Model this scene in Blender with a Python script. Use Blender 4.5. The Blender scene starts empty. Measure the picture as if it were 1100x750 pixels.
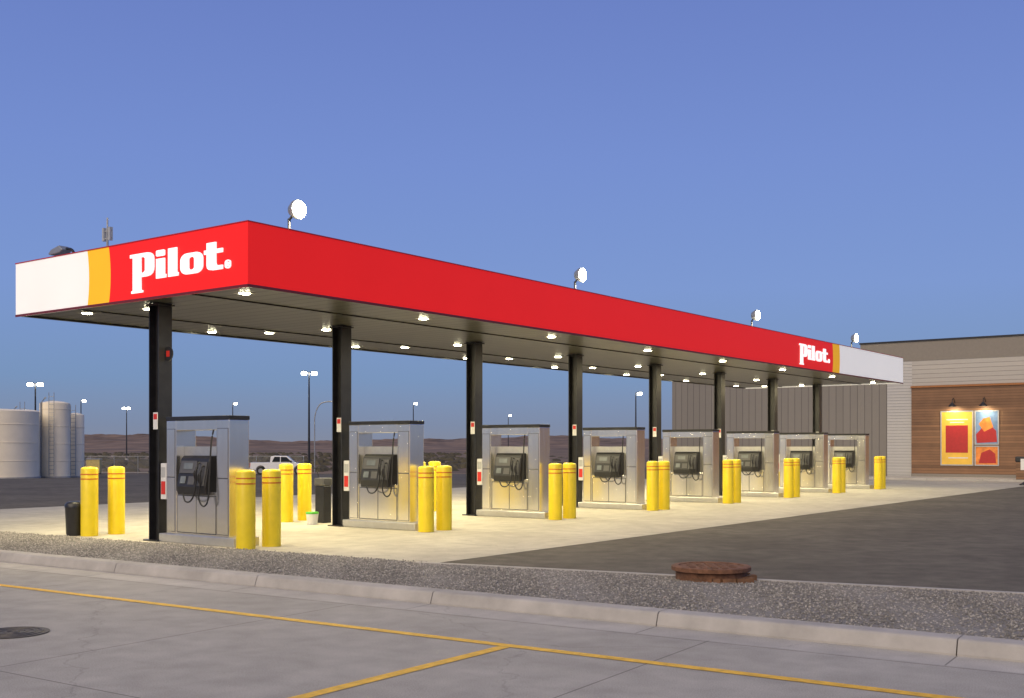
import bpy, bmesh, math, random
import numpy as np
from mathutils import Vector, Matrix
random.seed(7); np.random.seed(7)
scene=bpy.context.scene
COL=scene.collection
# ------------------------------------------------------------ frames
AX,AY=-4.94,20.38
UX,UY=0.5956,0.8033
ROT=math.atan2(UY,UX)
def P(s,t,z=0.0): return Vector((AX+UX*s-UY*t, AY+UY*s+UX*t, z))
KX,KY=-8.5,18.2
KROT=math.atan2(-0.549,0.836)
def smooth(a,b,x):
    t=max(0,min(1,(x-a)/(b-a))); return t*t*(3-2*t)
def gh(x,y): return -0.9*smooth(55,105,y)*(1-smooth(0,20,x))
# ------------------------------------------------------------ materials
def nodes(name):
    m=bpy.data.materials.new(name); m.use_nodes=True
    nt=m.node_tree; return m,nt,nt.nodes['Principled BSDF']
def c4(c): return (c[0],c[1],c[2],1)
def mat(name,col,rough=0.6,metal=0.0,var=0.15,scale=6.0,bump=0.0,bscale=60.0,emis=None,estr=0.0,rvar=0.0,stretch=None,coat=0.0,spec=None):
    m,nt,b=nodes(name)
    tc=nt.nodes.new('ShaderNodeTexCoord'); src=tc.outputs['Object']
    if stretch:
        mp=nt.nodes.new('ShaderNodeMapping'); mp.inputs['Scale'].default_value=stretch
        nt.links.new(src,mp.inputs['Vector']); src=mp.outputs['Vector']
    n=nt.nodes.new('ShaderNodeTexNoise'); n.inputs['Scale'].default_value=scale; n.inputs['Detail'].default_value=6
    n.inputs['Roughness'].default_value=0.6
    nt.links.new(src,n.inputs['Vector'])
    r=nt.nodes.new('ShaderNodeValToRGB')
    lo=[max(0,x*(1-var)) for x in col]; hi=[min(1,x*(1+var)) for x in col]
    r.color_ramp.elements[0].position=0.3; r.color_ramp.elements[1].position=0.7
    r.color_ramp.elements[0].color=c4(lo); r.color_ramp.elements[1].color=c4(hi)
    nt.links.new(n.outputs['Fac'],r.inputs['Fac']); nt.links.new(r.outputs['Color'],b.inputs['Base Color'])
    b.inputs['Roughness'].default_value=rough; b.inputs['Metallic'].default_value=metal
    if coat: b.inputs['Coat Weight'].default_value=coat
    if spec is not None: b.inputs['Specular IOR Level'].default_value=spec
    if rvar:
        mr=nt.nodes.new('ShaderNodeMapRange'); mr.inputs['To Min'].default_value=rough-rvar; mr.inputs['To Max'].default_value=rough+rvar
        nt.links.new(n.outputs['Fac'],mr.inputs['Value']); nt.links.new(mr.outputs['Result'],b.inputs['Roughness'])
    if bump:
        n2=nt.nodes.new('ShaderNodeTexNoise'); n2.inputs['Scale'].default_value=bscale; n2.inputs['Detail'].default_value=3
        nt.links.new(src,n2.inputs['Vector'])
        bp=nt.nodes.new('ShaderNodeBump'); bp.inputs['Strength'].default_value=bump; bp.inputs['Distance'].default_value=0.02
        nt.links.new(n2.outputs['Fac'],bp.inputs['Height']); nt.links.new(bp.outputs['Normal'],b.inputs['Normal'])
    if emis:
        b.inputs['Emission Color'].default_value=c4(emis); b.inputs['Emission Strength'].default_value=estr
        if estr<3 or estr>25: m.cycles.emission_sampling='NONE'
    return m
def pavement(name,base,dark,joint=4.5,jw=0.012,off=(0,0,0),jcol=0.35,stain=0.5,grain=0.2,rough=0.8,spec=.25,spots=0.0):
    """slab paving: joints, large stains, fine aggregate"""
    m,nt,b=nodes(name); L=nt.links.new
    tc=nt.nodes.new('ShaderNodeTexCoord')
    mp=nt.nodes.new('ShaderNodeMapping'); mp.inputs['Location'].default_value=off
    L(tc.outputs['Object'],mp.inputs['Vector']); v=mp.outputs['Vector']
    n1=nt.nodes.new('ShaderNodeTexNoise'); n1.inputs['Scale'].default_value=0.35; n1.inputs['Detail'].default_value=8; n1.inputs['Roughness'].default_value=0.65
    n2=nt.nodes.new('ShaderNodeTexNoise'); n2.inputs['Scale'].default_value=90; n2.inputs['Detail'].default_value=3
    n3=nt.nodes.new('ShaderNodeTexNoise'); n3.inputs['Scale'].default_value=2.6; n3.inputs['Detail'].default_value=6
    for n in (n1,n2,n3): L(v,n.inputs['Vector'])
    r=nt.nodes.new('ShaderNodeValToRGB'); r.color_ramp.elements[0].position=0.32; r.color_ramp.elements[1].position=0.62
    r.color_ramp.elements[0].color=c4(dark); r.color_ramp.elements[1].color=c4(base)
    L(n1.outputs['Fac'],r.inputs['Fac'])
    def mul(a,fac_out,lo,hi,p0=0.3,p1=0.7):
        mr=nt.nodes.new('ShaderNodeMapRange'); mr.inputs['From Min'].default_value=p0; mr.inputs['From Max'].default_value=p1
        mr.inputs['To Min'].default_value=lo; mr.inputs['To Max'].default_value=hi
        L(fac_out,mr.inputs['Value'])
        mx=nt.nodes.new('ShaderNodeMix'); mx.data_type='RGBA'; mx.blend_type='MULTIPLY'; mx.inputs[0].default_value=1
        L(a,mx.inputs[6]); L(mr.outputs['Result'],mx.inputs[7]); return mx.outputs[2]
    c=mul(r.outputs['Color'],n2.outputs['Fac'],1-grain,1+grain)
    c=mul(c,n3.outputs['Fac'],1-stain*0.35,1.05)
    if joint:
        br=nt.nodes.new('ShaderNodeTexBrick'); br.offset=0; br.inputs['Scale'].default_value=1
        br.inputs['Brick Width'].default_value=joint; br.inputs['Row Height'].default_value=joint
        br.inputs['Mortar Size'].default_value=jw; br.inputs['Mortar Smooth'].default_value=0.3
        br.inputs['Color1'].default_value=(1,1,1,1); br.inputs['Color2'].default_value=(.93,.93,.93,1); br.inputs['Mortar'].default_value=(jcol,jcol,jcol,1)
        L(v,br.inputs['Vector'])
        mx=nt.nodes.new('ShaderNodeMix'); mx.data_type='RGBA'; mx.blend_type='MULTIPLY'; mx.inputs[0].default_value=1
        L(c,mx.inputs[6]); L(br.outputs['Color'],mx.inputs[7]); c=mx.outputs[2]
    if spots:
        sv=nt.nodes.new('ShaderNodeTexVoronoi'); sv.inputs['Scale'].default_value=1.3
        d2=nt.nodes.new('ShaderNodeMix'); d2.data_type='VECTOR'; d2.inputs[0].default_value=0.15
        L(v,d2.inputs[4]); L(n3.outputs['Color'],d2.inputs[5]); L(d2.outputs[1],sv.inputs['Vector'])
        c=mul(c,sv.outputs['Distance'],1-spots,1.0,0.03,0.16)
    vo=nt.nodes.new('ShaderNodeTexVoronoi'); vo.feature='DISTANCE_TO_EDGE'; vo.inputs['Scale'].default_value=0.19
    dn=nt.nodes.new('ShaderNodeMix'); dn.data_type='VECTOR'; dn.inputs[0].default_value=0.3
    L(v,dn.inputs[4]); L(n3.outputs['Color'],dn.inputs[5]); L(dn.outputs[1],vo.inputs['Vector'])
    c=mul(c,vo.outputs['Distance'],0.82,1.0,0.0,0.002)
    L(c,b.inputs['Base Color']); b.inputs['Roughness'].default_value=rough; b.inputs['Specular IOR Level'].default_value=spec
    bp=nt.nodes.new('ShaderNodeBump'); bp.inputs['Strength'].default_value=0.35; bp.inputs['Distance'].default_value=0.006
    L(n2.outputs['Fac'],bp.inputs['Height']); L(bp.outputs['Normal'],b.inputs['Normal'])
    return m
def striped(name,col,period,axis='Z',gap=0.06,dark=0.5,rough=0.6,metal=0.0,var=0.1,bumpd=0.02,fac_scale=3.0):
    """boards / ribs: narrow grooves repeated along an axis"""
    m,nt,b=nodes(name); L=nt.links.new
    tc=nt.nodes.new('ShaderNodeTexCoord'); sp=nt.nodes.new('ShaderNodeSeparateXYZ'); L(tc.outputs['Object'],sp.inputs[0])
    d=nt.nodes.new('ShaderNodeMath'); d.operation='DIVIDE'; L(sp.outputs[axis],d.inputs[0]); d.inputs[1].default_value=period
    f=nt.nodes.new('ShaderNodeMath'); f.operation='FRACT'; L(d.outputs[0],f.inputs[0])
    fl=nt.nodes.new('ShaderNodeMath'); fl.operation='FLOOR'; L(d.outputs[0],fl.inputs[0])
    g=nt.nodes.new('ShaderNodeMath'); g.operation='GREATER_THAN'; L(f.outputs[0],g.inputs[0]); g.inputs[1].default_value=gap
    wn=nt.nodes.new('ShaderNodeTexWhiteNoise'); wn.noise_dimensions='1D'; L(fl.outputs[0],wn.inputs['W'])
    n=nt.nodes.new('ShaderNodeTexNoise'); n.inputs['Scale'].default_value=fac_scale; n.inputs['Detail'].default_value=6; L(tc.outputs['Object'],n.inputs['Vector'])
    a=nt.nodes.new('ShaderNodeMath'); a.operation='ADD'; L(wn.outputs['Value'],a.inputs[0]); L(n.outputs['Fac'],a.inputs[1])
    mr=nt.nodes.new('ShaderNodeMapRange'); mr.inputs['From Min'].default_value=0.3; mr.inputs['From Max'].default_value=1.7
    mr.inputs['To Min'].default_value=1-var; mr.inputs['To Max'].default_value=1+var; L(a.outputs[0],mr.inputs['Value'])
    mg=nt.nodes.new('ShaderNodeMapRange'); mg.inputs['To Min'].default_value=dark; L(g.outputs[0],mg.inputs['Value'])
    mm=nt.nodes.new('ShaderNodeMath'); mm.operation='MULTIPLY'; L(mr.outputs['Result'],mm.inputs[0]); L(mg.outputs['Result'],mm.inputs[1])
    mx=nt.nodes.new('ShaderNodeMix'); mx.data_type='RGBA'; mx.blend_type='MULTIPLY'; mx.inputs[0].default_value=1
    mx.inputs[6].default_value=c4(col); L(mm.outputs[0],mx.inputs[7]); L(mx.outputs[2],b.inputs['Base Color'])
    b.inputs['Roughness'].default_value=rough; b.inputs['Metallic'].default_value=metal
    bp=nt.nodes.new('ShaderNodeBump'); bp.inputs['Strength'].default_value=0.6; bp.inputs['Distance'].default_value=bumpd
    L(g.outputs[0],bp.inputs['Height']); L(bp.outputs['Normal'],b.inputs['Normal'])
    return m
M={}
M['steel']=mat('stainless_steel',(.86,.84,.79),.19,.93,.04,4,0.10,2.5,rvar=.07,stretch=(1,1,0.2))
M['steel_dull']=mat('dull_steel',(.60,.59,.55),.35,.75,.08,5)
M['seam']=mat('seam_shadow_gap',(.10,.10,.10),.5,.5,.1)
M['black']=mat('black_plastic',(.02,.02,.022),.45,0,.2)
M['rubber']=mat('black_rubber',(.012,.012,.012),.6,0,.2)
M['darkmetal']=mat('dark_painted_steel',(.022,.022,.024),.35,.1,.3,4)
M['grey']=mat('grey_plastic',(.09,.09,.09),.5,0,.1)
M['lightgrey']=mat('light_grey_plastic',(.42,.43,.42),.4,0,.1)
M['screen']=mat('display_glass',(.16,.18,.18),.25,0,.1)
M['yellow']=mat('yellow_plastic_sleeve',(.84,.64,.012),.38,0,.07,3,coat=.2)
M['band']=mat('red_orange_band',(.60,.15,.01),.4,0,.1)
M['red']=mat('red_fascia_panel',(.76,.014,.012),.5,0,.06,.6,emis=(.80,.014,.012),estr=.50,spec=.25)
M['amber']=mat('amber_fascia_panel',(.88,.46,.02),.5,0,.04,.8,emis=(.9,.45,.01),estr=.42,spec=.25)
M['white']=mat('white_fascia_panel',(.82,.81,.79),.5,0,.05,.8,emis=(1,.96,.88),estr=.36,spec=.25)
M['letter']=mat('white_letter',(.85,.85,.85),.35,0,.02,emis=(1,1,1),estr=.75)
M['trim']=mat('red_trim',(.45,.012,.012),.4,0,.1)
M['lip']=mat('dark_red_lip',(.16,.012,.012),.4,0,.1)
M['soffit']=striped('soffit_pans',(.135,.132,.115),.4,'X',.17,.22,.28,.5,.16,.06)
M['lens']=mat('lamp_lens',(1,1,.9),.3,emis=(1,.93,.62),estr=60)
M['flood']=mat('floodlight_lens',(1,1,.9),.3,emis=(1,.93,.70),estr=90)
M['farlens']=mat('street_lamp_lens',(1,1,.9),.3,emis=(1,.97,.85),estr=40)
M['whitebox']=mat('white_enamel',(.7,.7,.68),.4,0,.05)
M['redpaint']=mat('red_paint',(.6,.03,.02),.4,0,.1)
M['green']=mat('green_plastic',(.1,.5,.05),.4)
M['concrete']=pavement('apron_concrete',(.52,.49,.40),(.41,.38,.31),4.0,.012,(0.8,1.2,0),.55,.5,.15,spots=.12)
M['road']=pavement('road_concrete',(.44,.415,.36),(.365,.345,.30),4.6,.010,(1.0,.55+4.6,0),.50,.5,.24,spots=.10)
M['gutter']=pavement('gutter_concrete',(.52,.49,.43),(.44,.415,.365),3.0,.010,(0,0.9,0),.5,.5,.2)
M['asphalt']=pavement('asphalt',(.165,.150,.122),(.118,.107,.088),0,0,(0,0,0),.5,.8,.6,.9,.10,spots=.18)
M['kerb']=mat('kerb_concrete',(.42,.395,.355),.85,0,.18,2.2,.4,120)
M['gravel']=mat('gravel_bed',(.23,.215,.19),.9,0,.4,30,.8,50)
M['rust']=mat('rusty_iron',(.17,.080,.042),.85,.1,.5,9,.5,50)
M['iron']=mat('cast_iron',(.10,.09,.08),.6,.6,.3,9,.4,50)
M['linepaint']=mat('yellow_road_paint',(.80,.46,.02),.6,0,.25,9,.3,150)
M['dirt']=mat('dry_scrub_ground',(.17,.115,.065),.95,0,.6,.08)
M['hill']=mat('brown_hill',(.18,.12,.075),.95,0,.65,.025)
M['shrub']=mat('dry_shrub',(.075,.065,.04),.95,0,.4,.3)
M['tank']=mat('tank_paint',(.92,.82,.62),.6,.0,.06,.8,spec=.2)
M['parapet']=mat('tan_grey_panel',(.23,.205,.17),.6,0,.05)
M['cladding']=striped('grey_metal_cladding',(.23,.21,.18),.45,'Y',.07,.5,.5,.2,.05,.03)
M['siding']=striped('light_grey_siding',(.45,.42,.37),.26,'Z',.10,.55,.5,.1,.05,.02)
M['panel']=striped('pale_metal_panel',(.52,.50,.46),.18,'Z',.12,.6,.4,.3,.04,.02)
M['wood']=striped('brown_boards',(.215,.112,.055),.16,'Z',.10,.35,.6,0,.30,.01,2.0)
M['copper']=mat('copper_trim',(.36,.15,.05),.5,.2,.1)
M['postorange']=mat('poster_yellow',(.82,.50,.06),.4,0,.08,1.5)
M['postfood']=mat('poster_food_orange',(.75,.24,.04),.4,0,.3,3)
M['postred']=mat('poster_red',(.42,.02,.02),.4,0,.1)
M['postblue']=mat('poster_blue',(.16,.26,.42),.4,0,.3,2)
M['postbrown']=mat('poster_brown',(.16,.08,.04),.8,0,.5,6)
M['carpaint']=mat('white_car_paint',(.80,.80,.78),.25,0,.03,coat=.6)
M['glass']=mat('dark_glass',(.02,.025,.03),.08)
M['galv']=mat('galvanised_steel',(.35,.36,.36),.5,.6,.12)
M['cream']=mat('cream_steel',(.65,.5,.18),.6)
# ------------------------------------------------------------ mesh builder
class MB:
    def __init__(s): s.v=[]; s.f=[]
    def add(s,vs,fs):
        o=len(s.v); s.v+= [tuple(x) for x in vs]; s.f+=[tuple(i+o for i in f) for f in fs]; return s
    def box(s,x0,x1,y0,y1,z0,z1):
        return s.add([(x0,y0,z0),(x1,y0,z0),(x1,y1,z0),(x0,y1,z0),(x0,y0,z1),(x1,y0,z1),(x1,y1,z1),(x0,y1,z1)],
          [(0,3,2,1),(4,5,6,7),(0,1,5,4),(1,2,6,5),(2,3,7,6),(3,0,4,7)])
    def lathe(s,cx,cy,prof,n=24,cap=True):
        vs=[];fs=[]
        for r,z in prof:
            for i in range(n):
                a=2*math.pi*i/n; vs.append((cx+r*math.cos(a),cy+r*math.sin(a),z))
        for k in range(len(prof)-1):
            for i in range(n):
                j=(i+1)%n; fs.append((k*n+i,k*n+j,(k+1)*n+j,(k+1)*n+i))
        if cap:
            fs.append(tuple(reversed(range(n)))); fs.append(tuple((len(prof)-1)*n+i for i in range(n)))
        return s.add(vs,fs)
    def prism(s,poly,h0,h1,f):
        n=len(poly); vs=[f(a,b,h0) for a,b in poly]+[f(a,b,h1) for a,b in poly]
        fs=[tuple(reversed(range(n))),tuple(range(n,2*n))]+[(i,(i+1)%n,n+(i+1)%n,n+i) for i in range(n)]
        return s.add(vs,fs)
    def tube(s,pts,r,n=8):
        pts=[Vector(p) for p in pts]; vs=[];fs=[]
        for k,p in enumerate(pts):
            a=pts[max(0,k-1)]; b=pts[min(len(pts)-1,k+1)]; d=(b-a).normalized()
            up=Vector((0,0,1)) if abs(d.z)<.95 else Vector((1,0,0))
            x=d.cross(up).normalized(); y=d.cross(x)
            for i in range(n):
                t=2*math.pi*i/n; vs.append(p+x*(r*math.cos(t))+y*(r*math.sin(t)))
        for k in range(len(pts)-1):
            for i in range(n):
                j=(i+1)%n; fs.append((k*n+i,k*n+j,(k+1)*n+j,(k+1)*n+i))
        fs.append(tuple(range(n))); fs.append(tuple(reversed([(len(pts)-1)*n+i for i in range(n)])))
        return s.add(vs,fs)
    def obj(s,name,mt,parent=None,loc=(0,0,0),rz=0,bevel=0,smoothing=False,label=None,kind=None):
        me=bpy.data.meshes.new(name); me.from_pydata(s.v,[],s.f); me.update()
        bm=bmesh.new(); bm.from_mesh(me); bmesh.ops.recalc_face_normals(bm,faces=bm.faces); bm.to_mesh(me); bm.free()
        o=bpy.data.objects.new(name,me); COL.objects.link(o); me.materials.append(mt)
        o.location=loc; o.rotation_euler=(0,0,rz)
        if parent: o.parent=parent
        if bevel:
            b=o.modifiers.new('bevel','BEVEL'); b.width=bevel; b.segments=2; b.limit_method='ANGLE'
        if smoothing:
            me.shade_smooth()
            try: me.set_sharp_from_angle(angle=math.radians(40))
            except Exception: pass
        if label: o['label']=label
        if kind: o['kind']=kind
        return o
def curvepts(ctrl,n=14):
    """Catmull-Rom through control points"""
    c=[Vector(p) for p in ctrl]; c=[c[0]]+c+[c[-1]]; out=[]
    for i in range(1,len(c)-2):
        for k in range(n):
            t=k/n; a,b,d,e=c[i-1],c[i],c[i+1],c[i+2]
            out.append(.5*((2*b)+(-a+d)*t+(2*a-5*b+4*d-e)*t*t+(-a+3*b-3*d+e)*t**3))
    out.append(c[-2]); return out
def thing(name,label,cat,loc=(0,0,0),rz=0,group=None):
    e=bpy.data.objects.new(name,None); e.empty_display_size=.3; COL.objects.link(e)
    e.location=loc; e.rotation_euler=(0,0,rz); e['label']=label; e['category']=cat
    if group: e['group']=group
    return e
def copy_thing(root,loc,rz=None,label=None):
    n=root.copy(); COL.objects.link(n); n.location=loc
    if rz is not None: n.rotation_euler=(0,0,rz)
    if label: n['label']=label
    def rec(a,b):
        for ch in a.children:
            k=ch.copy(); COL.objects.link(k); k.parent=b; k.matrix_parent_inverse=ch.matrix_parent_inverse.copy(); rec(ch,k)
    rec(root,n); return n
bpy.context.view_layer.update()
# ------------------------------------------------------------ terrain
xs=sorted(set(list(np.arange(-200,201,5.))+list(np.arange(-2600,2601,80.))))
ys=sorted(set(list(np.arange(-60,201,5.))+list(np.arange(-400,2601,80.))))
m=MB(); nx=len(xs)
m.v=[(x,y,gh(x,y)-.06) for y in ys for x in xs]
m.f=[(j*nx+i,j*nx+i+1,(j+1)*nx+i+1,(j+1)*nx+i) for j in range(len(ys)-1) for i in range(nx-1)]
m.obj('ground',M['dirt'],kind='structure')
# hills
m=MB(); hx=np.arange(-1700,1701,9.); hy=np.arange(500,1900,40.); nx=len(hx)
for y in hy:
    for x in hx:
        k=(y-500)/1400
        env=math.sin(min(1,k*1.25)*math.pi/2)
        px=x/y*1500
        z=12+4.5*math.exp(-((px+540)/150)**2)-2.5*math.exp(-((px+330)/120)**2)+2.0*math.sin(px*.011+1)+1.2*math.sin(px*.027+y*.004)+.9*math.sin(px*.06+y*.01)+.7*math.sin(px*.14+y*.03)+random.uniform(-.45,.45)
        m.v.append((x,y,-1.5+env*max(0,z+1)*y/1500+ 1.1*math.sin(x*.05+y*.08)*env))
m.f=[(j*nx+i,j*nx+i+1,(j+1)*nx+i+1,(j+1)*nx+i) for j in range(len(hy)-1) for i in range(nx-1)]
m.obj('hills',M['hill'],kind='structure')
# scattered low scrub on the plain
m=MB()
for i in range(1500):
    y=random.uniform(125,480); x=random.uniform(-.5,.2)*y; q=random.uniform(.3,1.1)
    n=7; vs=[(x+q*1.3*math.cos(6.283*k/n)*random.uniform(.7,1.3),y+q*math.sin(6.283*k/n),-.96) for k in range(n)]
    vs+=[(x+q*.9*math.cos(6.283*k/n)*random.uniform(.7,1.2),y+q*.8*math.sin(6.283*k/n),-.96+q*random.uniform(.35,.7)) for k in range(n)]+[(x,y,-.96+q*.75)]
    m.add(vs,[(k,(k+1)%n,n+(k+1)%n,n+k) for k in range(n)]+[(n+k,n+(k+1)%n,2*n) for k in range(n)])
o=m.obj('scrub',M['shrub'],kind='stuff'); o['label']='low dry scrub bushes on the brown plain'; o['category']='bushes'
# asphalt lot
def kerby(x): return KY-(x-KX)*.657
m=MB(); ax=np.arange(-150,61,3.); ny=45
for x in ax:
    y0=kerby(x)+.7
    for j in range(ny+1):
        y=y0+(113-y0)*j/ny; m.v.append((x,y,gh(x,y)))
m.f=[(i*(ny+1)+j,(i+1)*(ny+1)+j,(i+1)*(ny+1)+j+1,i*(ny+1)+j+1) for i in range(len(ax)-1) for j in range(ny)]
m.obj('asphalt_lot',M['asphalt'],kind='structure')
# concrete apron
m=MB(); poly=[(-.7,-4.45),(44,-4.45),(44,-28),(53.88,-28),(53.88,16.2),(-1.9,16.2)]
m.v=[(a,b,.006) for a,b in poly]; m.f=[tuple(range(6))]
m.obj('concrete_apron',M['concrete'],loc=P(0,0),rz=ROT,kind='structure')
# road
m=MB(); m.v=[(-70,-.5,0),(60,-.5,0),(60,-60,0),(-70,-60,0)]; m.f=[(3,2,1,0)]
m.obj('road',M['road'],loc=(KX,KY,0),rz=KROT,kind='structure')
m=MB(); m.v=[(-70,0.02,0.002),(60,0.02,0.002),(60,-.5,0),(-70,-.5,0)]; m.f=[(3,2,1,0)]
m.obj('road_gutter',M['gutter'],loc=(KX,KY,0),rz=KROT,kind='structure')
m=MB(); a=-45.
while a<40:
    a1=a+3.0-.012
    m.prism([(0,-.05),(.0,.02),(.04,.125),(.055,.142),(.08,.15),(.29,.15),(.30,.14),(.30,-.05)],a,a1,lambda b,z,h:(h,b,z)); a+=3.0
m.obj('kerb',M['kerb'],loc=(KX,KY,0),rz=KROT,kind='structure')
# markings
m=MB()
m.v=[(-70,-1.74,.005),(60,-1.74,.005),(60,-1.87,.005),(-70,-1.87,.005)]; m.f=[(3,2,1,0)]
m.obj('road_marking_line',M['linepaint'],loc=(KX,KY,0),rz=KROT,kind='structure')
m=MB(); m.v=[(11.25,-1.876,.005),(11.38,-1.876,.005),(11.05,-9,.005),(10.92,-9,.005)]; m.f=[(3,2,1,0)]
m.obj('road_marking_branch',M['linepaint'],loc=(KX,KY,0),rz=KROT,kind='structure')
# gravel
B0=.30
def bfar(a): return 3.5 if a<6.2 else 3.43+(a-6.2)*.147
def gz(a,b):
    f=(b-B0)/(bfar(a)-B0); return .115*(1-f)+.02*f+.03*math.sin(math.pi*f)
m=MB(); aa=np.arange(-45,40,.5); nb=8
for a in aa:
    for j in range(nb+1):
        b=B0+(bfar(a)-B0)*j/nb; m.v.append((a,b,gz(a,b)+.008*math.sin(a*3+j)*(j not in(0,nb))))
m.f=[(i*(nb+1)+j,(i+1)*(nb+1)+j,(i+1)*(nb+1)+j+1,i*(nb+1)+j+1) for i in range(len(aa)-1) for j in range(nb)]
m.obj('gravel_bed',M['gravel'],loc=(KX,KY,0),rz=KROT,kind='structure')
N=70000
pa=np.random.uniform(-9,17,N); pf=np.random.uniform(0.0,1.0,N)
octv=np.array([(1,0,0),(-1,0,0),(0,1,0),(0,-1,0),(0,0,1),(0,0,-1)],float)
octf=np.array([(0,2,4),(2,1,4),(1,3,4),(3,0,4),(2,0,5),(1,2,5),(3,1,5),(0,3,5)])
pb=np.array([B0+.02+(bfar(a)-B0-.02)*f for a,f in zip(pa,pf)])
pb=pb+np.where(pf>.93,np.random.uniform(0,.25,N)**2*3,0)
pz=np.array([gz(a,b) for a,b in zip(pa,np.minimum(pb,[bfar(a) for a in pa]))])
rad=np.random.uniform(.006,.018,N)
V=octv[None]*rad[:,None,None]*np.random.uniform(.7,1.3,(N,6,1)); V[:,:,2]*=.75
ang=np.random.uniform(0,6.28,N); tl=np.random.uniform(-.6,.6,N)
x=V[:,:,0]*np.cos(tl)[:,None]-V[:,:,2]*np.sin(tl)[:,None]; z=V[:,:,0]*np.sin(tl)[:,None]+V[:,:,2]*np.cos(tl)[:,None]
X=x*np.cos(ang)[:,None]-V[:,:,1]*np.sin(ang)[:,None]+pa[:,None]; Y=x*np.sin(ang)[:,None]+V[:,:,1]*np.cos(ang)[:,None]+pb[:,None]
Z=z+(pz+rad*.4)[:,None]
VV=np.stack([X,Y,Z],-1).reshape(-1,3); FF=(octf[None]+6*np.arange(N)[:,None,None]).reshape(-1,3)
me=bpy.data.meshes.new('gravel'); me.vertices.add(len(VV)); me.vertices.foreach_set('co',VV.ravel())
me.loops.add(FF.size); me.loops.foreach_set('vertex_index',FF.ravel().astype(np.int32))
me.polygons.add(len(FF)); me.polygons.foreach_set('loop_start',np.arange(0,FF.size,3,dtype=np.int32)); me.update(calc_edges=True)
o=bpy.data.objects.new('gravel',me); COL.objects.link(o); o.location=(KX,KY,0); o.rotation_euler=(0,0,KROT); o['kind']='stuff'
o['label']='loose grey gravel stones between kerb and concrete'; o['category']='gravel'
gm,nt,b=nodes('gravel_stones'); g=nt.nodes.new('ShaderNodeNewGeometry'); r=nt.nodes.new('ShaderNodeValToRGB')
r.color_ramp.elements[0].color=(.16,.152,.137,1); r.color_ramp.elements[1].color=(.50,.465,.41,1)
e=r.color_ramp.elements.new(.6); e.color=(.27,.252,.222,1)
nt.links.new(g.outputs['Random Per Island'],r.inputs['Fac']); nt.links.new(r.outputs['Color'],b.inputs['Base Color']); b.inputs['Roughness'].default_value=.85
me.materials.append(gm)
# thin concrete edging beside the asphalt
m=MB()
pp=[(6.0,3.42),(14.85,4.70),(40,8.4)]
for (a0,b0),(a1,b1) in zip(pp[:-1],pp[1:]):
    m.prism([(a0,b0),(a1,b1),(a1,b1+.13),(a0,b0+.13)],0.0,.035,lambda x,y,h:(x,y,h))
m.obj('concrete_edging',M['kerb'],loc=(KX,KY,0),rz=KROT,kind='structure')
# ------------------------------------------------------------ canopy
S0,T0=-.56,-.73; LEN,WID=37.55,7.71; Z0,Z1=4.76,5.90
can=thing('fuel_canopy','long flat red, amber and white canopy over fuelling lanes','fuel canopy',P(S0,T0),ROT)
TH=.10
def bound(x0,amt=.06,n=10,sgn=1):
    return [(x0+sgn*amt*(1-(2*k/n-1)**2)-sgn*amt*.5, Z0+(Z1-Z0)*k/n) for k in range(n+1)]
def band(xa,xb,ca,cb,sgn):
    lo=bound(xa,sgn=sgn) if ca else [(xa,Z0),(xa,Z1)]
    hi=bound(xb,sgn=sgn) if cb else [(xb,Z0),(xb,Z1)]
    return lo+hi[::-1]
endf=lambda d,z,h:(h,d,z)
lonf=lambda d,z,h:(d,h,z)
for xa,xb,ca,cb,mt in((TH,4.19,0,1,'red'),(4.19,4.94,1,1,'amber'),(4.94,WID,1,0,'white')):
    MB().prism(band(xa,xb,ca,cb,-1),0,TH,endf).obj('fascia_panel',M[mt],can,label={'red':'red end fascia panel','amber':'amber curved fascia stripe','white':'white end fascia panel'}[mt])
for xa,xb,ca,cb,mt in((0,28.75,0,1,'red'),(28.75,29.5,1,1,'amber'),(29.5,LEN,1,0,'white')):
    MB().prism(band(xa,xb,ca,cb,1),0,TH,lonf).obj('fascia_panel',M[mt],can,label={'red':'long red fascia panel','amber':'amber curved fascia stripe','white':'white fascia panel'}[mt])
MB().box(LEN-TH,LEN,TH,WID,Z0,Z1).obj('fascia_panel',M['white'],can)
MB().box(TH,LEN-TH,WID-TH,WID,Z0,Z1).obj('fascia_back',M['darkmetal'],can)
m=MB(); e=.012
m.box(-e,LEN+e,-e,TH+e,Z1+.002,Z1+.022).box(-e,TH+e,TH+e+.001,WID+e,Z1+.002,Z1+.022)
m.box(LEN-TH-e,LEN+e,TH+e+.001,WID+e,Z1+.002,Z1+.022).box(TH+e+.001,LEN-TH-e-.001,WID-TH-e,WID+e,Z1+.002,Z1+.022)
m.obj('fascia_cap',M['trim'],can)
m=MB()
m.box(-.012,LEN+.012,-.012,.0-.002,Z0-.02,Z0+.03).box(-.012,-.002,0,WID,Z0-.02,Z0+.03)
m.obj('fascia_lip',M['lip'],can)
MB().box(TH+.002,LEN-TH-.002,TH+.002,WID-TH-.002,4.80,4.84).obj('soffit',M['soffit'],can)
m=MB()
for yy in (1.9,5.75): m.box(TH+.01,LEN-TH-.01,yy-.04,yy+.04,4.775,4.798)
m.obj('soffit_trim',M['darkmetal'],can); can.children[-1]['kind']='stuff'
MB().box(TH+.002,LEN-TH-.002,TH+.002,WID-TH-.002,5.62,5.68).obj('roof_deck',M['galv'],can)
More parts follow.
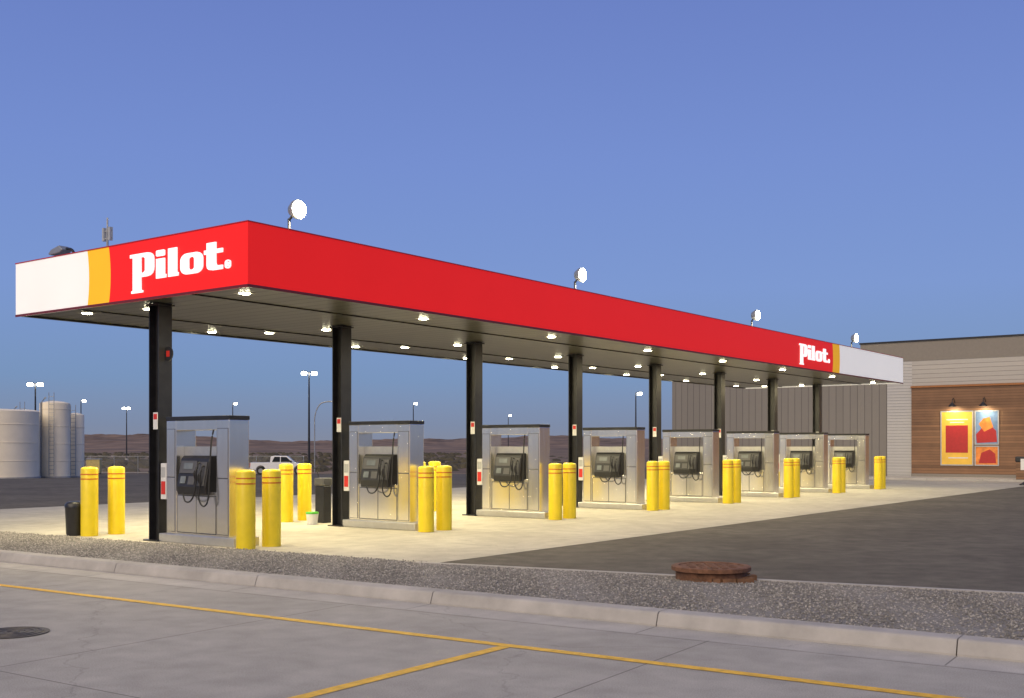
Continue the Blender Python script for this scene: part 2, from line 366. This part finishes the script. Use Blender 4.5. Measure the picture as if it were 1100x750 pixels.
# lettering
def rr(x0,x1,y0,y1,r,n=6):
    p=[]
    for cx,cy,a0 in((x1-r,y1-r,0),(x0+r,y1-r,90),(x0+r,y0+r,180),(x1-r,y0+r,270)):
        for k in range(n+1):
            a=math.radians(a0+90*k/n); p.append((cx+r*math.cos(a),cy+r*math.sin(a)))
    return p
def letters():
    out=[]
    out.append([(0,1.0),(.66,1.0),(.79,.975),(.88,.91),(.92,.82),(.93,.70),(.93,.46),(.92,.34),(.88,.24),(.79,.165),(.66,.14),(.43,.14),(.43,-.32),(.50,-.34),(.50,-.42),(.05,-.42),(.05,-.34),(.11,-.32),(.11,.88),(0,.88)])
    out.append([(.43,.86),(.53,.86),(.59,.80),(.59,.36),(.53,.29),(.43,.29)])
    x=1.02
    for top in (.70,1.0):
        out.append([(x,top),(x+.32,top),(x+.32,.12),(x+.37,.12),(x+.37,0),(x+.0,0)])
        if top<.8: out.append(rr(x+.0,x+.32,.79,1.0,.04))
        x+=.455
    out.append(rr(x,x+.80,-.01,.72,.24)); out.append(rr(x+.30,x+.50,.13,.58,.09)); x+=.85
    out.append([(x+.09,.95),(x+.41,.95),(x+.41,.71),(x+.64,.71),(x+.64,.57),(x+.41,.57),(x+.41,.24),(x+.43,.17),(x+.50,.14),(x+.64,.14),(x+.64,0),(x+.30,0),(x+.17,.03),(x+.11,.09),(x+.09,.18),(x+.09,.57),(x,.57),(x,.71),(x+.09,.71)])
    x+=.72
    out.append(rr(x,x+.19,-.01,.28,.092)); out.append(rr(x+.022,x+.168,.025,.245,.07))
    out.append([(x+.06,.06),(x+.06,.21),(x+.105,.21),(x+.13,.185),(x+.13,.155),(x+.11,.135),(x+.135,.06),(x+.11,.06),(x+.085,.125),(x+.085,.06)])
    return out
cu=bpy.data.curves.new('logo','CURVE'); cu.dimensions='2D'; cu.fill_mode='BOTH'; cu.extrude=.012
for p in letters():
    sp_=cu.splines.new('POLY'); sp_.points.add(len(p)-1)
    for i,(a,b) in enumerate(p): sp_.points[i].co=(a*.82,b*.535,0,1)
    sp_.use_cyclic_u=True
tmp=bpy.data.objects.new('tmp',cu); COL.objects.link(tmp); bpy.context.view_layer.update()
logo=bpy.data.meshes.new_from_object(tmp.evaluated_get(bpy.context.evaluated_depsgraph_get())); bpy.data.objects.remove(tmp)
logo.materials.clear(); logo.materials.append(M['letter'])
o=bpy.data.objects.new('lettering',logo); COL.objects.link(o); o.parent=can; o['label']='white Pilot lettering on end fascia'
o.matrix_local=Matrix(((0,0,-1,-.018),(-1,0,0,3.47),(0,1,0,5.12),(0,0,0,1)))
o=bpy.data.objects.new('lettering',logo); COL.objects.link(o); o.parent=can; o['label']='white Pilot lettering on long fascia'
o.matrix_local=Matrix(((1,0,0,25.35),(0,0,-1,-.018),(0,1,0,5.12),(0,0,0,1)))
# columns
SP=5.1
colm=None
for k in range(8):
    if colm is None:
        m=MB(); h=.16
        m.box(-h,h,-h,-h+.025,.03,4.795).box(-h,h,h-.025,h,.03,4.795).box(-.016,.016,-h+.0255,h-.0255,.03,4.795)
        colm=m.obj('column',M['darkmetal'],can,(.2-S0,2.86-T0,0))
        colm['label']='black steel column'
        MB().box(-.24,.24,-.24,.24,.006,.03).obj('base_plate',M['darkmetal'],colm)
        MB().box(-.2,.2,-.2,.2,4.745,4.774).obj('column_cap',M['darkmetal'],colm)
    else:
        c=colm.copy(); COL.objects.link(c); c.location=(.2-S0+SP*k,2.86-T0,0)
        for ch in colm.children:
            q=ch.copy(); COL.objects.link(q); q.parent=c
# canopy lights
def area(name,parent,loc,power,size,col,spread=160,rot=(0,0,0)):
    l=bpy.data.lights.new(name,'AREA'); l.shape='DISK'; l.size=size; l.energy=power; l.color=col; l.spread=math.radians(spread)
    o=bpy.data.objects.new(name,l); COL.objects.link(o); o.location=loc; o.rotation_euler=rot
    if parent: o.parent=parent
    return o
cl=thing('canopy_light','square recessed light glowing warm white under canopy','ceiling light',P(.2,.27,4.8),ROT,'lights under the fuel canopy')
MB().box(-.14,.14,-.14,.14,-.012,-.002).obj('lamp_housing',M['steel_dull'],cl,bevel=.004)
MB().lathe(0,0,[(.11,-.013),(.10,-.022)],16).obj('lamp_lens',M['lens'],cl)
area('lamp',cl,(0,0,-.028),150,.14,(1,.85,.50),180)
pts=[(.2+SP*k+(.35 if t==3.75 else 0),t) for t in (.27,3.75,5.45) for k in range(8)]+[(4.3+SP*k,6.45) for k in range(7)]
for s,t in pts[1:]: copy_thing(cl,P(s,t,4.8))
# ------------------------------------------------------------ dispensers
dp=thing('fuel_dispenser','stainless steel diesel pump with black pump head','fuel pump',P(.32,1.55,.006),ROT,'fuel pumps under the canopy')
MB().box(-.31,.31,-1.2,1.1,0,.17).obj('plinth',M['steel_dull'],dp,bevel=.015)
for y0,y1 in((-.98,-.60),(.64,.95)):
    o=MB().box(-.24,.24,y0,y1,.171,2.41).obj('side_panel',M['steel'],dp,bevel=.012)
    MB().box(-.2435,-.2412,y0+.025,y1-.025,.21,2.25).obj('door_gap',M['seam'],o)
    MB().box(-.249,-.244,y0+.035,y1-.035,.22,1.28).obj('access_door',M['steel'],o,bevel=.002)
    MB().box(-.249,-.244,y0+.035,y1-.035,1.30,2.24).obj('access_door',M['steel'],o,bevel=.002)
MB().box(-.25,.25,-.99,.96,2.412,2.49).obj('roof_cap',M['darkmetal'],dp,bevel=.01)
MB().box(-.235,.235,-.598,.638,2.22,2.408).obj('header',M['steel'],dp,bevel=.004)
o=MB().box(-.22,.22,-.598,.638,.171,1.02).obj('cabinet',M['steel'],dp,bevel=.006)
MB().box(-.2235,-.2212,-.58,.62,.20,.95).obj('door_gap',M['seam'],o)
MB().box(-.230,-.224,-.56,.012,.22,.93).obj('cabinet_door',M['steel'],o,bevel=.002)
MB().box(-.230,-.224,.032,.60,.22,.93).obj('cabinet_door',M['steel'],o,bevel=.002)
MB().box(-.03,.03,-.598,.638,1.022,1.90).obj('back_panel',M['steel_dull'],dp)
hd=MB().prism([(-.33,.96),(-.35,1.12),(-.24,1.66),(-.18,1.72),(.18,1.72),(.24,1.66),(.35,1.12),(.33,.96)],-.40,.48,lambda x,z,h:(x,h,z)).obj('pump_head',M['black'],dp,bevel=.015)
def sl(z,off): 
    return -.35+.11*(z-1.12)/.54-off
def plate(y0,y1,z0,z1,off0,off1,name,mt,par):
    m=MB(); m.add([(sl(z0,off0),y0,z0),(sl(z0,off0),y1,z0),(sl(z1,off0),y1,z1),(sl(z1,off0),y0,z1),(sl(z0,off1),y0,z0),(sl(z0,off1),y1,z0),(sl(z1,off1),y1,z1),(sl(z1,off1),y0,z1)],
      [(0,3,2,1),(4,5,6,7),(0,1,5,4),(1,2,6,5),(2,3,7,6),(3,0,4,7)])
    return m.obj(name,mt,par,bevel=.004)
plate(-.06,.44,1.38,1.62,.002,.018,'display_panel',M['grey'],hd)
plate(0.04,.32,1.46,1.58,.0195,.026,'display',M['screen'],hd)
plate(.22,.38,1.18,1.32,.002,.015,'keypad',M['screen'],hd)
plate(-.05,.14,1.16,1.32,.002,.012,'card_reader',M['grey'],hd)
plate(-.38,-.12,1.14,1.60,.002,.03,'nozzle_holster',M['grey'],hd)
for y,zt in((-.20,1.50),(-.32,1.44)):
    nz=MB(); nz.tube(curvepts([(-.38,y,zt),(-.41,y,zt-.1),(-.40,y,zt-.26)],5),.028)
    nz.tube(curvepts([(-.38,y,zt-.02),(-.35,y,zt+.07),(-.31,y,zt+.08)],5),.017)
    nz.tube(curvepts([(-.43,y,zt-.06),(-.46,y,zt-.12),(-.43,y,zt-.24)],5),.010)
    nz.obj('nozzle',M['black'],dp,smoothing=True)
y,zt=-.32,1.44
m=MB(); m.tube(curvepts([(-.40,y,zt-.26),(-.42,y+.02,.95),(-.41,y-.03,.80),(-.39,y-.12,.76),(-.37,y-.20,.90),(-.33,y-.20,1.4),(-.29,y-.19,1.95),(-.2,y-.16,2.25)],8),.016)
m.obj('hose',M['rubber'],dp,smoothing=True)
y,zt=-.20,1.50
m=MB(); m.tube(curvepts([(-.40,y,zt-.26),(-.43,y+.03,.98),(-.42,y+.16,.84),(-.40,y+.34,.84),(-.36,y+.46,.98)],8),.016)
m.obj('hose',M['rubber'],dp,smoothing=True)
for k in range(1,8): copy_thing(dp,P(.32+SP*k,1.55,.006))
# ------------------------------------------------------------ bollards
bo=thing('bollard','yellow round bollard with two red bands','bollard',P(0,0,.006),0,'yellow bollards guarding fuel pumps')
MB().lathe(0,0,[(.178,0),(.178,1.415),(.172,1.438),(.15,1.455),(.10,1.466),(.04,1.470)],32).obj('sleeve',M['yellow'],bo,smoothing=True)
for z in (1.21,1.31):
    MB().lathe(0,0,[(.1795,z-.013),(.1805,z-.012),(.1805,z+.012),(.1795,z+.013)],32,cap=False).obj('band',M['band'],bo,smoothing=True)
first=True
for k in range(8):
    for t in (0,5.02):
        for s in (0,.64):
            if first: first=False; continue
            ds=.38 if (t>1 and k>0) else 0
            copy_thing(bo,P(s+ds+SP*k+random.uniform(-.03,.03),t+random.uniform(-.04,.04),.006),random.uniform(0,6))
# ------------------------------------------------------------ small items on columns
ex=thing('extinguisher_cabinet','white metal fire extinguisher box on black column','extinguisher box',P(.2,2.57,.85),ROT,'boxes on the canopy columns')
MB().box(-.14,.14,-.09,.09,0,.72).obj('case',M['whitebox'],ex,bevel=.012)
MB().box(-.147,-.1415,-.065,.065,.10,.36).obj('window',M['redpaint'],ex)
MB().box(-.147,-.1415,-.065,.065,.44,.64).obj('label_plate',M['lightgrey'],ex)
for k in range(1,8): copy_thing(ex,P(.2+SP*k,2.57,.85))
ws=thing('warning_sign','small white and red notice plate on black column','sign',P(.03,2.78,2.25),ROT,'notices on the canopy columns')
MB().box(-.008,.0,-.07,.07,0,.34).obj('sign_plate',M['whitebox'],ws)
MB().box(-.012,-.0085,-.055,.055,.2,.31).obj('sign_band',M['redpaint'],ws)
for k in range(1,8): copy_thing(ws,P(.03+SP*k,2.78,2.25))
ls=thing('lane_sign','small round black and red sign on column','sign',P(.2,2.60,3.62),ROT)
m=MB(); m.prism([(.15*math.cos(i*math.pi/10),.15+.15*math.sin(i*math.pi/10)) for i in range(20)],-.01,.01,lambda a,z,h:(h,a,z)); m.obj('sign_disc',M['black'],ls)
m=MB(); m.box(-.014,-.0105,-.05,.05,.09,.21); m.obj('sign_face',M['redpaint'],ls)
# bins
tb=thing('trash_bin','black round litter bin beside yellow bollards','trash bin',P(-.15,5.37,.006),0,'litter bins')
MB().lathe(0,0,[(.15,0),(.17,.05),(.19,.58),(.195,.60)],20).obj('bin_body',M['black'],tb,smoothing=True)
MB().lathe(0,0,[(.20,.601),(.20,.66),(.16,.71),(.10,.73)],20).obj('bin_lid',M['darkmetal'],tb,smoothing=True)
copy_thing(tb,P(SP*3-.3,5.5,.006))
sq=thing('windshield_washer_stand','dark squeegee and towel stand beside pump','washer stand',P(5.80,4.02,.006),ROT,'washer stands')
MB().box(-.13,.13,-.16,.16,.0,.92).obj('stand_body',M['darkmetal'],sq,bevel=.02)
MB().box(-.15,.15,-.18,.18,.922,1.12).obj('towel_box',M['grey'],sq,bevel=.03)
m=MB(); m.tube([(-.1,.05,1.12),(-.14,.10,1.36)],.012).box(-.18,-.11,.0,.20,1.35,1.38); m.obj('squeegee',M['black'],sq)
copy_thing(sq,P(5.75+SP*2,3.75,.006)); copy_thing(sq,P(.75,3.6,.006))
bk=thing('bucket','white bucket with green lid on concrete','bucket',P(5.15,3.72,.006))
MB().lathe(0,0,[(.12,0),(.15,.26)],20).obj('bucket_body',M['whitebox'],bk,smoothing=True)
MB().lathe(0,0,[(.155,.262),(.155,.30),(.14,.31)],20).obj('bucket_lid',M['green'],bk,smoothing=True)
# ------------------------------------------------------------ roof floodlights
fl=thing('floodlight','glowing floodlight on short mast above canopy roof','floodlight',P(1.27,.0,5.68),ROT,'floodlights on the canopy roof')
m=MB(); m.tube([(-.10,.12,0),(-.10,.12,.66)],.03).tube([(-.10,.12,.64),(-.02,.06,.76)],.025); m.obj('mast',M['darkmetal'],fl)
def dome(rings,n=24):
    vs=[(r_*math.cos(2*math.pi*i/n),y_,.84+r_*math.sin(2*math.pi*i/n)) for r_,y_ in rings for i in range(n)]
    fs=[(k*n+i,k*n+(i+1)%n,(k+1)*n+(i+1)%n,(k+1)*n+i) for k in range(len(rings)-1) for i in range(n)]+[tuple(range(n)),tuple((len(rings)-1)*n+i for i in range(n))]
    m=MB(); m.add(vs,fs); return m
dome([(.185,-.06),(.19,-.05),(.185,.02),(.12,.14),(.05,.17)]).obj('lamp_housing',M['galv'],fl,smoothing=True)
dome([(.165,-.061),(.160,-.075),(.12,-.10),(.06,-.115),(.01,-.12)]).obj('lamp_lens',M['flood'],fl,smoothing=True)
area('lamp',fl,(0,-.22,.82),170,.2,(1,.88,.62),140,(math.radians(50),0,0))
for s in (11.4,22.7,32.8): copy_thing(fl,P(s,0,5.68))
# unlit luminaire and antenna on roof
ul=thing('roof_lamp','unlit grey lamp head on curved arm above canopy','lamp',P(-.25,5.2,5.68),ROT)
m=MB(); m.tube(curvepts([(0,0,0),(0,0,.25),(0,.10,.40),(0,.30,.45)],6),.03); m.obj('arm',M['darkmetal'],ul)
MB().prism([(.28,.42),(.42,.52),(.72,.46),(.84,.37),(.74,.34),(.38,.36)],-.12,.12,lambda a,z,h:(h,a,z)).obj('lamp_head',M['galv'],ul,bevel=.02)
an=thing('antenna','slim antenna mast on canopy roof','antenna',P(1.15,6.15,5.68),ROT)
MB().lathe(0,0,[(.03,0),(.025,1.15)],10).obj('mast',M['galv'],an)
m=MB(); m.box(-.04,.04,-.15,-.09,.9,1.2).box(-.04,.04,.09,.15,.9,1.2).tube([(0,-.15,.95),(0,.15,.95)],.015).tube([(0,-.15,1.12),(0,.15,1.12)],.015); m.obj('antenna_panel',M['lightgrey'],an)
MB().lathe(0,0,[(.02,1.151),(.02,1.42),(.005,1.43)],8).obj('whip',M['lightgrey'],an)
# ------------------------------------------------------------ store building
SB=53.9
b=thing('store_building','long grey travel store with brown board front','store',P(SB,0),ROT)
MB().box(.02,22,7.01,20.1,0,6.40).obj('wall',M['cladding'],b,label='grey ribbed metal side wall')
MB().box(.02,22,5.385,7.008,0,7.055).obj('wall',M['cladding'],b,label='grey ribbed metal side wall')
MB().box(-.04,22.04,7.03,20.14,6.402,6.52).obj('roof_edge',M['siding'],b)
MB().box(-.02,22,-32,7.02,7.06,8.20).obj('parapet',M['parapet'],b)
MB().box(-.07,22.05,-32.05,7.07,8.202,8.30).obj('parapet_cap',M['darkmetal'],b)
MB().box(0.0,22,3.9,5.38,0,7.055).obj('wall',M['panel'],b,label='pale ribbed corner panel')
MB().box(-.015,21.9,-32,3.898,5.55,7.055).obj('wall',M['siding'],b,label='light grey horizontal siding band')
MB().box(-.12,21.9,-32,3.895,0,5.42).obj('wall',M['wood'],b,label='brown horizontal board wall')
MB().box(-.20,.3,-32,3.93,5.423,5.53).obj('trim',M['copper'],b)
MB().box(-.16,-.122,-32,3.9,0,.30).obj('wall_base',M['parapet'],b)
# walkway
MB().box(50.6,53.74,-28,16,.0,.12).obj('walkway',M['gutter'],loc=P(0,0),rz=ROT,kind='structure')
# posters
def poster(loc,w,h,label):
    p=thing('poster',label,'poster',loc,ROT,'framed posters on the store wall')
    m=MB(); f=.06
    m.box(-.05,0,0,w,0,f).box(-.05,0,0,w,h-f,h).box(-.05,0,0,f,f,h-f).box(-.05,0,w-f,w,f,h-f); m.obj('frame',M['lightgrey'],p)
    return p
fx=SB-.122
p=poster(P(fx,.36,.8),1.84,3.2,'tall yellow poster with dark red panel on brown wall')
MB().box(-.03,-.001,.062,1.778,.062,3.138).obj('print',M['postorange'],p)
MB().box(-.034,-.031,.30,1.55,.75,2.35).obj('print_block',M['postred'],p)
for y0,y1,z0,z1 in((.3,1.5,2.66,2.72),(.5,1.3,2.50,2.55),(.3,1.4,.42,.48)):
    MB().box(-.034,-.031,y0,y1,z0,z1).obj('print_bar',M['whitebox'],p)
p=poster(P(fx,-1.03,2.02),1.32,1.98,'blue poster with red food art on brown wall')
MB().box(-.03,-.001,.062,1.258,.062,1.918).obj('print',M['postblue'],p)
m=MB(); m.prism([(.10,.15),(1.2,.1),(1.24,.6),(.9,1.0),(.7,.85),(.45,1.1),(.15,.8)],-.034,-.031,lambda a,z,h:(h,a,z)); m.obj('print_shape',M['postred'],p)
m=MB(); m.prism([(.3,1.0),(.8,.75),(1.1,1.2),(.85,1.5),(.5,1.6)],-.037,-.0345,lambda a,z,h:(h,a,z)); m.obj('print_shape',M['postfood'],p)
p=poster(P(fx,-1.03,.8),1.32,1.16,'small orange food poster on brown wall')
MB().box(-.03,-.001,.062,1.258,.062,1.098).obj('print',M['postfood'],p)
m=MB(); m.prism([(.15,.15),(1.1,.15),(.95,.75),(.5,.95),(.2,.7)],-.034,-.031,lambda a,z,h:(h,a,z)); m.obj('print_shape',M['postred'],p)
wl=thing('wall_lamp','black gooseneck lamp above posters','wall lamp',P(fx,1.4,4.3),ROT,'gooseneck lamps on the store wall')
m=MB(); m.tube(curvepts([(-.02,0,.2),(-.25,0,.42),(-.5,0,.35),(-.55,0,.15)],6),.025); m.obj('arm',M['black'],wl)
MB().lathe(-.55,0,[(.06,.17),(.10,.1),(.22,-.02),(.23,-.06)],18,cap=False).obj('lamp_shade',M['black'],wl)
MB().lathe(-.55,0,[(.05,.08),(.06,.04),(.04,.0)],12).obj('bulb',M['lens'],wl)
area('lamp',wl,(-.5,0,-.08),26,.2,(1,.84,.56),170,(0,math.radians(-15),0))
copy_thing(wl,P(fx,-.3,4.3))
copy_thing(wl,P(fx,-6.0,4.3))
# sign stand and litter bin by the store
ss=thing('sign_stand','small sign on pole with black round base','sign',P(45.0,-4.2,.006),ROT)
MB().lathe(0,0,[(.26,0),(.26,.06),(.10,.14),(.04,.2)],18).obj('base',M['black'],ss)
MB().lathe(0,0,[(.03,.2),(.03,1.1)],8).obj('pole',M['redpaint'],ss)
MB().box(-.03,.03,-.2,.2,.75,1.3).obj('sign_plate',M['whitebox'],ss)
gb=thing('planter_bin','brown square waste bin by store walkway','trash bin',P(50.9,-2.9,.12),ROT)
MB().box(-.3,.3,-.3,.3,0,.95).obj('bin_body',M['wood'],gb,bevel=.02)
MB().box(-.34,.34,-.34,.34,.952,1.25).obj('bin_lid',M['black'],gb,bevel=.05)
# ------------------------------------------------------------ manholes
mh=thing('manhole_riser','raised rusty iron manhole ring on gravel edge','manhole',(2.78,15.35,.0))
MB().lathe(0,0,[(.49,.0),(.49,.17),(.53,.175),(.55,.185),(.55,.235),(.53,.245),(.45,.245),(.445,.232),(.40,.232)],40).obj('ring',M['rust'],mh,smoothing=True)
m=MB()
for i in range(5):
    for j in range(5):
        x=-.28+.14*i; y=-.28+.14*j
        if x*x+y*y<.12: m.box(x-.04,x+.04,y-.04,y+.04,.2325,.244)
o=m.obj('cover_pattern',M['rust'],mh); o['kind']='stuff'
m=MB()
for i in range(45):
    a=random.uniform(-2.2,1.0); r=random.uniform(.48,.60); q=random.uniform(.02,.05)
    m.box(r*math.cos(a)-q,r*math.cos(a)+q,r*math.sin(a)*.9-q,r*math.sin(a)*.9+q,.0,q*2.4)
o=m.obj('rubble',M['postbrown'],mh); o['kind']='stuff'
mh2=thing('manhole_cover','dark round iron cover set in road','manhole',(-5.1,11.2,.004))
MB().lathe(0,0,[(.36,0),(.36,.006),(.33,.006)],36).obj('frame',M['iron'],mh2)
m=MB()
for r in (.08,.16,.24,.31): m.lathe(0,0,[(r,.0065),(r-.005,.014),(r-.03,.014),(r-.035,.0065)],32,cap=False)
m.obj('cover_ribs',M['iron'],mh2)
# ------------------------------------------------------------ distant lamp posts
def px(px_,Y): return (px_-550)/1180*Y
def lamp_post(X,Y,H,double=True,label='tall dark lamp post with lit heads by truck lot'):
    z=gh(X,Y) if Y<113 else -.95
    L=thing('street_lamp',label,'street lamp',(X,Y,z),random.uniform(-.3,.3),'lamp posts around the truck lot')
    h=H-z
    MB().lathe(0,0,[(.30,0),(.30,.7),(.28,.72)],14).obj('footing',M['kerb'],L)
    MB().lathe(0,0,[(.13,.72),(.07,h)],10).obj('pole',M['darkmetal'],L,smoothing=True)
    m=MB(); m.tube([(-.5 if double else 0,0,h),(.5,0,h)],.04); m.obj('arm',M['darkmetal'],L)
    for sx in ((-1,1) if double else (1,)):
        MB().box(sx*.5-.26,sx*.5+.26,-.18,.22,h+.03,h+.14).obj('lamp_head',M['darkmetal'],L,bevel=.03)
        MB().box(sx*.5-.25,sx*.5+.25,-.28,.15,h-.28,h+.029).obj('lamp_lens',M['farlens'],L,bevel=.08)
for p_,Y,y_ in((38,110,412),(332,110,400),(136,200,438),(87,180,430),(250,190,433),(444,190,433),(546,260,446)):
    lamp_post(px(p_,Y),Y,1.9+(480-y_)/1180*Y, p_ in(38,332,136))
lamp_post(px(683,140),140,1.9+58/1180*140,False)
g=thing('street_lamp','unlit curved gooseneck street lamp','street lamp',(px(338,120),120,-.95),0,'lamp posts around the truck lot')
m=MB(); m.tube(curvepts([(0,0,0),(0,0,4.5),(.05,0,6.3),(.6,0,7.5),(1.6,0,7.8)],8),.06); m.obj('pole',M['galv'],g)
MB().box(1.4,2.1,-.15,.15,7.72,7.86).obj('lamp_head',M['galv'],g,bevel=.03)
# ------------------------------------------------------------ tanks
def tank(X,Y,r,h,label):
    t=thing('storage_tank',label,'storage tank',(X,Y,gh(X,Y)),0,'storage tanks')
    MB().lathe(0,0,[(r*1.04,0),(r*1.04,.15),(r,.152)],40).obj('footing',M['kerb'],t)
    MB().lathe(0,0,[(r,.153),(r,h),(r*.95,h+.05),(r*.6,h+.16),(r*.2,h+.22)],48).obj('shell',M['tank'],t,smoothing=True)
    for z in np.arange(1.5,h,1.5):
        MB().lathe(0,0,[(r+.002,z-.03),(r+.03,z-.02),(r+.03,z+.02),(r+.002,z+.03)],48,cap=False).obj('hoop',M['tank'],t)
    m=MB(); x0=r*.25
    for x in (x0-.22,x0+.22): m.tube([(x,-r-.22,.2),(x,-r-.22,h+.9)],.03)
    for z in np.arange(.4,h+.6,.35): m.tube([(x0-.22,-r-.22,z),(x0+.22,-r-.22,z)],.018)
    m.obj('ladder',M['galv'],t)
    m=MB(); m.tube([(-r*.6,-r*.9,.1),(-r*.6,-r*.9,h),(-r*.4,-r*.6,h+.5)],.08); m.obj('pipe',M['galv'],t)
    return t
tank(px(-2,92),92,3.2,5.6,'wide beige cylindrical storage tank')
tank(px(59,96),96,1.25,6.5,'tall narrow beige storage tank')
tank(px(81,99),99,.75,5.6,'slim beige storage tank')
tank(px(28,104),104,1.3,6.1,'tall beige storage tank behind wider one')
c=thing('equipment_box','small cream steel box by fence','container',(px(101,112),112,-.9),.2)
MB().box(-.65,.65,-.6,.6,.1,1.5).obj('case',M['cream'],c,bevel=.03)
MB().box(-.7,.7,-.65,.65,1.502,1.58).obj('lid',M['steel_dull'],c)
MB().box(-.6,.6,-.55,.55,0,.098).obj('skid',M['darkmetal'],c)
fn=thing('fence','chain link fence with steel posts at lot edge','fence',(-62,116,-.95),0)
for i in range(17): MB().lathe(i*2.5,0,[(.04,0),(.04,1.9)],8).obj('post',M['galv'],fn)
m=MB()
for z in (.1,1.85): m.tube([(0,0,z),(40,0,z)],.025,6)
for i in range(0,400):
    x=i*.1; m.box(x,x+.012,-.006,.006,.12,1.84)
m.obj('mesh_panel',M['galv'],fn)
# ------------------------------------------------------------ pickup
TY=111; tx=px(301,TY)
pk=thing('pickup_truck','white crew cab pickup parked at lot edge','pickup truck',(tx,TY,gh(tx,TY)+.0),math.radians(8))
W=.98
def arch(cx,r,n=8): return [(cx+r*math.cos(math.pi*k/n),.48+r*math.sin(math.pi*k/n)) for k in range(n+1)]
body=[(2.85,.5),(2.9,.75),(2.85,1.05),(1.55,1.18),(1.5,1.2),(-.9,1.2),(-.92,1.22),(-2.85,1.22),(-2.88,.55)]
body+= [(-2.35,.48)]+arch(-1.85,.46)[::-1]+[(-1.39,.44),(1.39,.44)]+arch(1.85,.46)[::-1]+[(2.35,.48)]
MB().prism(body,-W,W,lambda x,z,h:(x,h,z)).obj('body',M['carpaint'],pk,bevel=.04)
cab=MB().prism([(1.5,1.203),(.75,1.86),(-.55,1.9),(-.88,1.8),(-.95,1.203)],-W+.12,W-.12,lambda x,z,h:(x,h,z)).obj('cab',M['carpaint'],pk,bevel=.05)
for sy in (-1,1):
    for pl in ([(1.2,1.27),(.68,1.76),(.12,1.79),(.12,1.27)],[(.04,1.27),(.04,1.79),(-.5,1.80),(-.75,1.27)]):
        m=MB(); m.prism(pl,sy*(W-.118),sy*(W-.11),lambda x,z,h:(x,h,z)); m.obj('window',M['glass'],pk)
for x in (1.85,-1.85):
    for sy in (-1,1):
        w=MB(); w.prism([(x+.40*math.cos(i*math.pi/12),.40+.40*math.sin(i*math.pi/12)) for i in range(24)],sy*.72,sy*.99,lambda a,z,h:(a,h,z)); w=w.obj('wheel',M['rubber'],pk,bevel=.03)
        m=MB(); m.prism([(x+.23*math.cos(i*math.pi/12),.40+.23*math.sin(i*math.pi/12)) for i in range(24)],sy*.991,sy*1.005,lambda a,z,h:(a,h,z)); m.obj('rim',M['galv'],w)
for sy in (-1,1):
    MB().box(2.80,2.915,sy*.78-.16,sy*.78+.16,.78,.98).obj('headlight',M['lightgrey'],pk)
    MB().box(-2.91,-2.85,sy*.86-.1,sy*.86+.1,.8,1.15).obj('tail_light',M['redpaint'],pk)
    MB().box(1.05,1.2,sy*1.0-.1,sy*1.0+.1,1.22,1.42).obj('mirror',M['black'],pk)
MB().box(2.85,3.02,-.95,.95,.45,.68).obj('bumper',M['galv'],pk,bevel=.03)
MB().box(-3.02,-2.89,-.95,.95,.5,.68).obj('bumper',M['galv'],pk,bevel=.03)
# ------------------------------------------------------------ sky, sun, camera
w=bpy.data.worlds.new('World'); scene.world=w; w.use_nodes=True
nt=w.node_tree; L=nt.links.new; bg=nt.nodes['Background']
tc=nt.nodes.new('ShaderNodeTexCoord'); sp=nt.nodes.new('ShaderNodeSeparateXYZ'); L(tc.outputs['Generated'],sp.inputs[0])
r=nt.nodes.new('ShaderNodeValToRGB'); L(sp.outputs['Z'],r.inputs['Fac'])
els=[(0.0,(.22,.25,.33)),(.02,(.18,.25,.39)),(.06,(.15,.27,.50)),(.14,(.168,.278,.61)),(.25,(.155,.245,.60)),(.40,(.125,.19,.52)),(1.0,(.09,.13,.30))]
r.color_ramp.elements[0].position=0; r.color_ramp.elements[0].color=c4(els[0][1])
r.color_ramp.elements[1].position=1; r.color_ramp.elements[1].color=c4(els[-1][1])
for p_,c_ in els[1:-1]:
    e=r.color_ramp.elements.new(p_); e.color=c4(c_)
sk=nt.nodes.new('ShaderNodeTexSky'); sk.sky_type='NISHITA'; sk.sun_disc=False; sk.sun_elevation=math.radians(2); sk.sun_rotation=math.radians(200)
mx=nt.nodes.new('ShaderNodeMix'); mx.data_type='RGBA'; mx.blend_type='ADD'; mx.inputs[0].default_value=.02
L(r.outputs['Color'],mx.inputs[6]); L(sk.outputs['Color'],mx.inputs[7]); L(mx.outputs[2],bg.inputs['Color']); bg.inputs['Strength'].default_value=1.0
sl_=bpy.data.lights.new('warm_fill_sun','SUN'); sl_.energy=2.5; sl_.angle=math.radians(60); sl_.color=(1,.82,.56)  # broad warm fill added to brighten the foreground, standing in for unseen site lamps
so=bpy.data.objects.new('fill_sun',sl_); COL.objects.link(so)
d=Vector((.35,.75,-.62)); so.rotation_euler=d.to_track_quat('-Z','Y').to_euler()
cam=bpy.data.cameras.new('camera'); co=bpy.data.objects.new('camera',cam); COL.objects.link(co); scene.camera=co
co.location=(0,0,1.9); co.rotation_euler=(math.radians(90),0,0)
cam.sensor_width=36; cam.lens=38.62; cam.shift_y=105/1100; cam.clip_end=6000; cam.clip_start=.1
scene.view_settings.view_transform='Standard'; scene.view_settings.look='None'; scene.view_settings.exposure=0
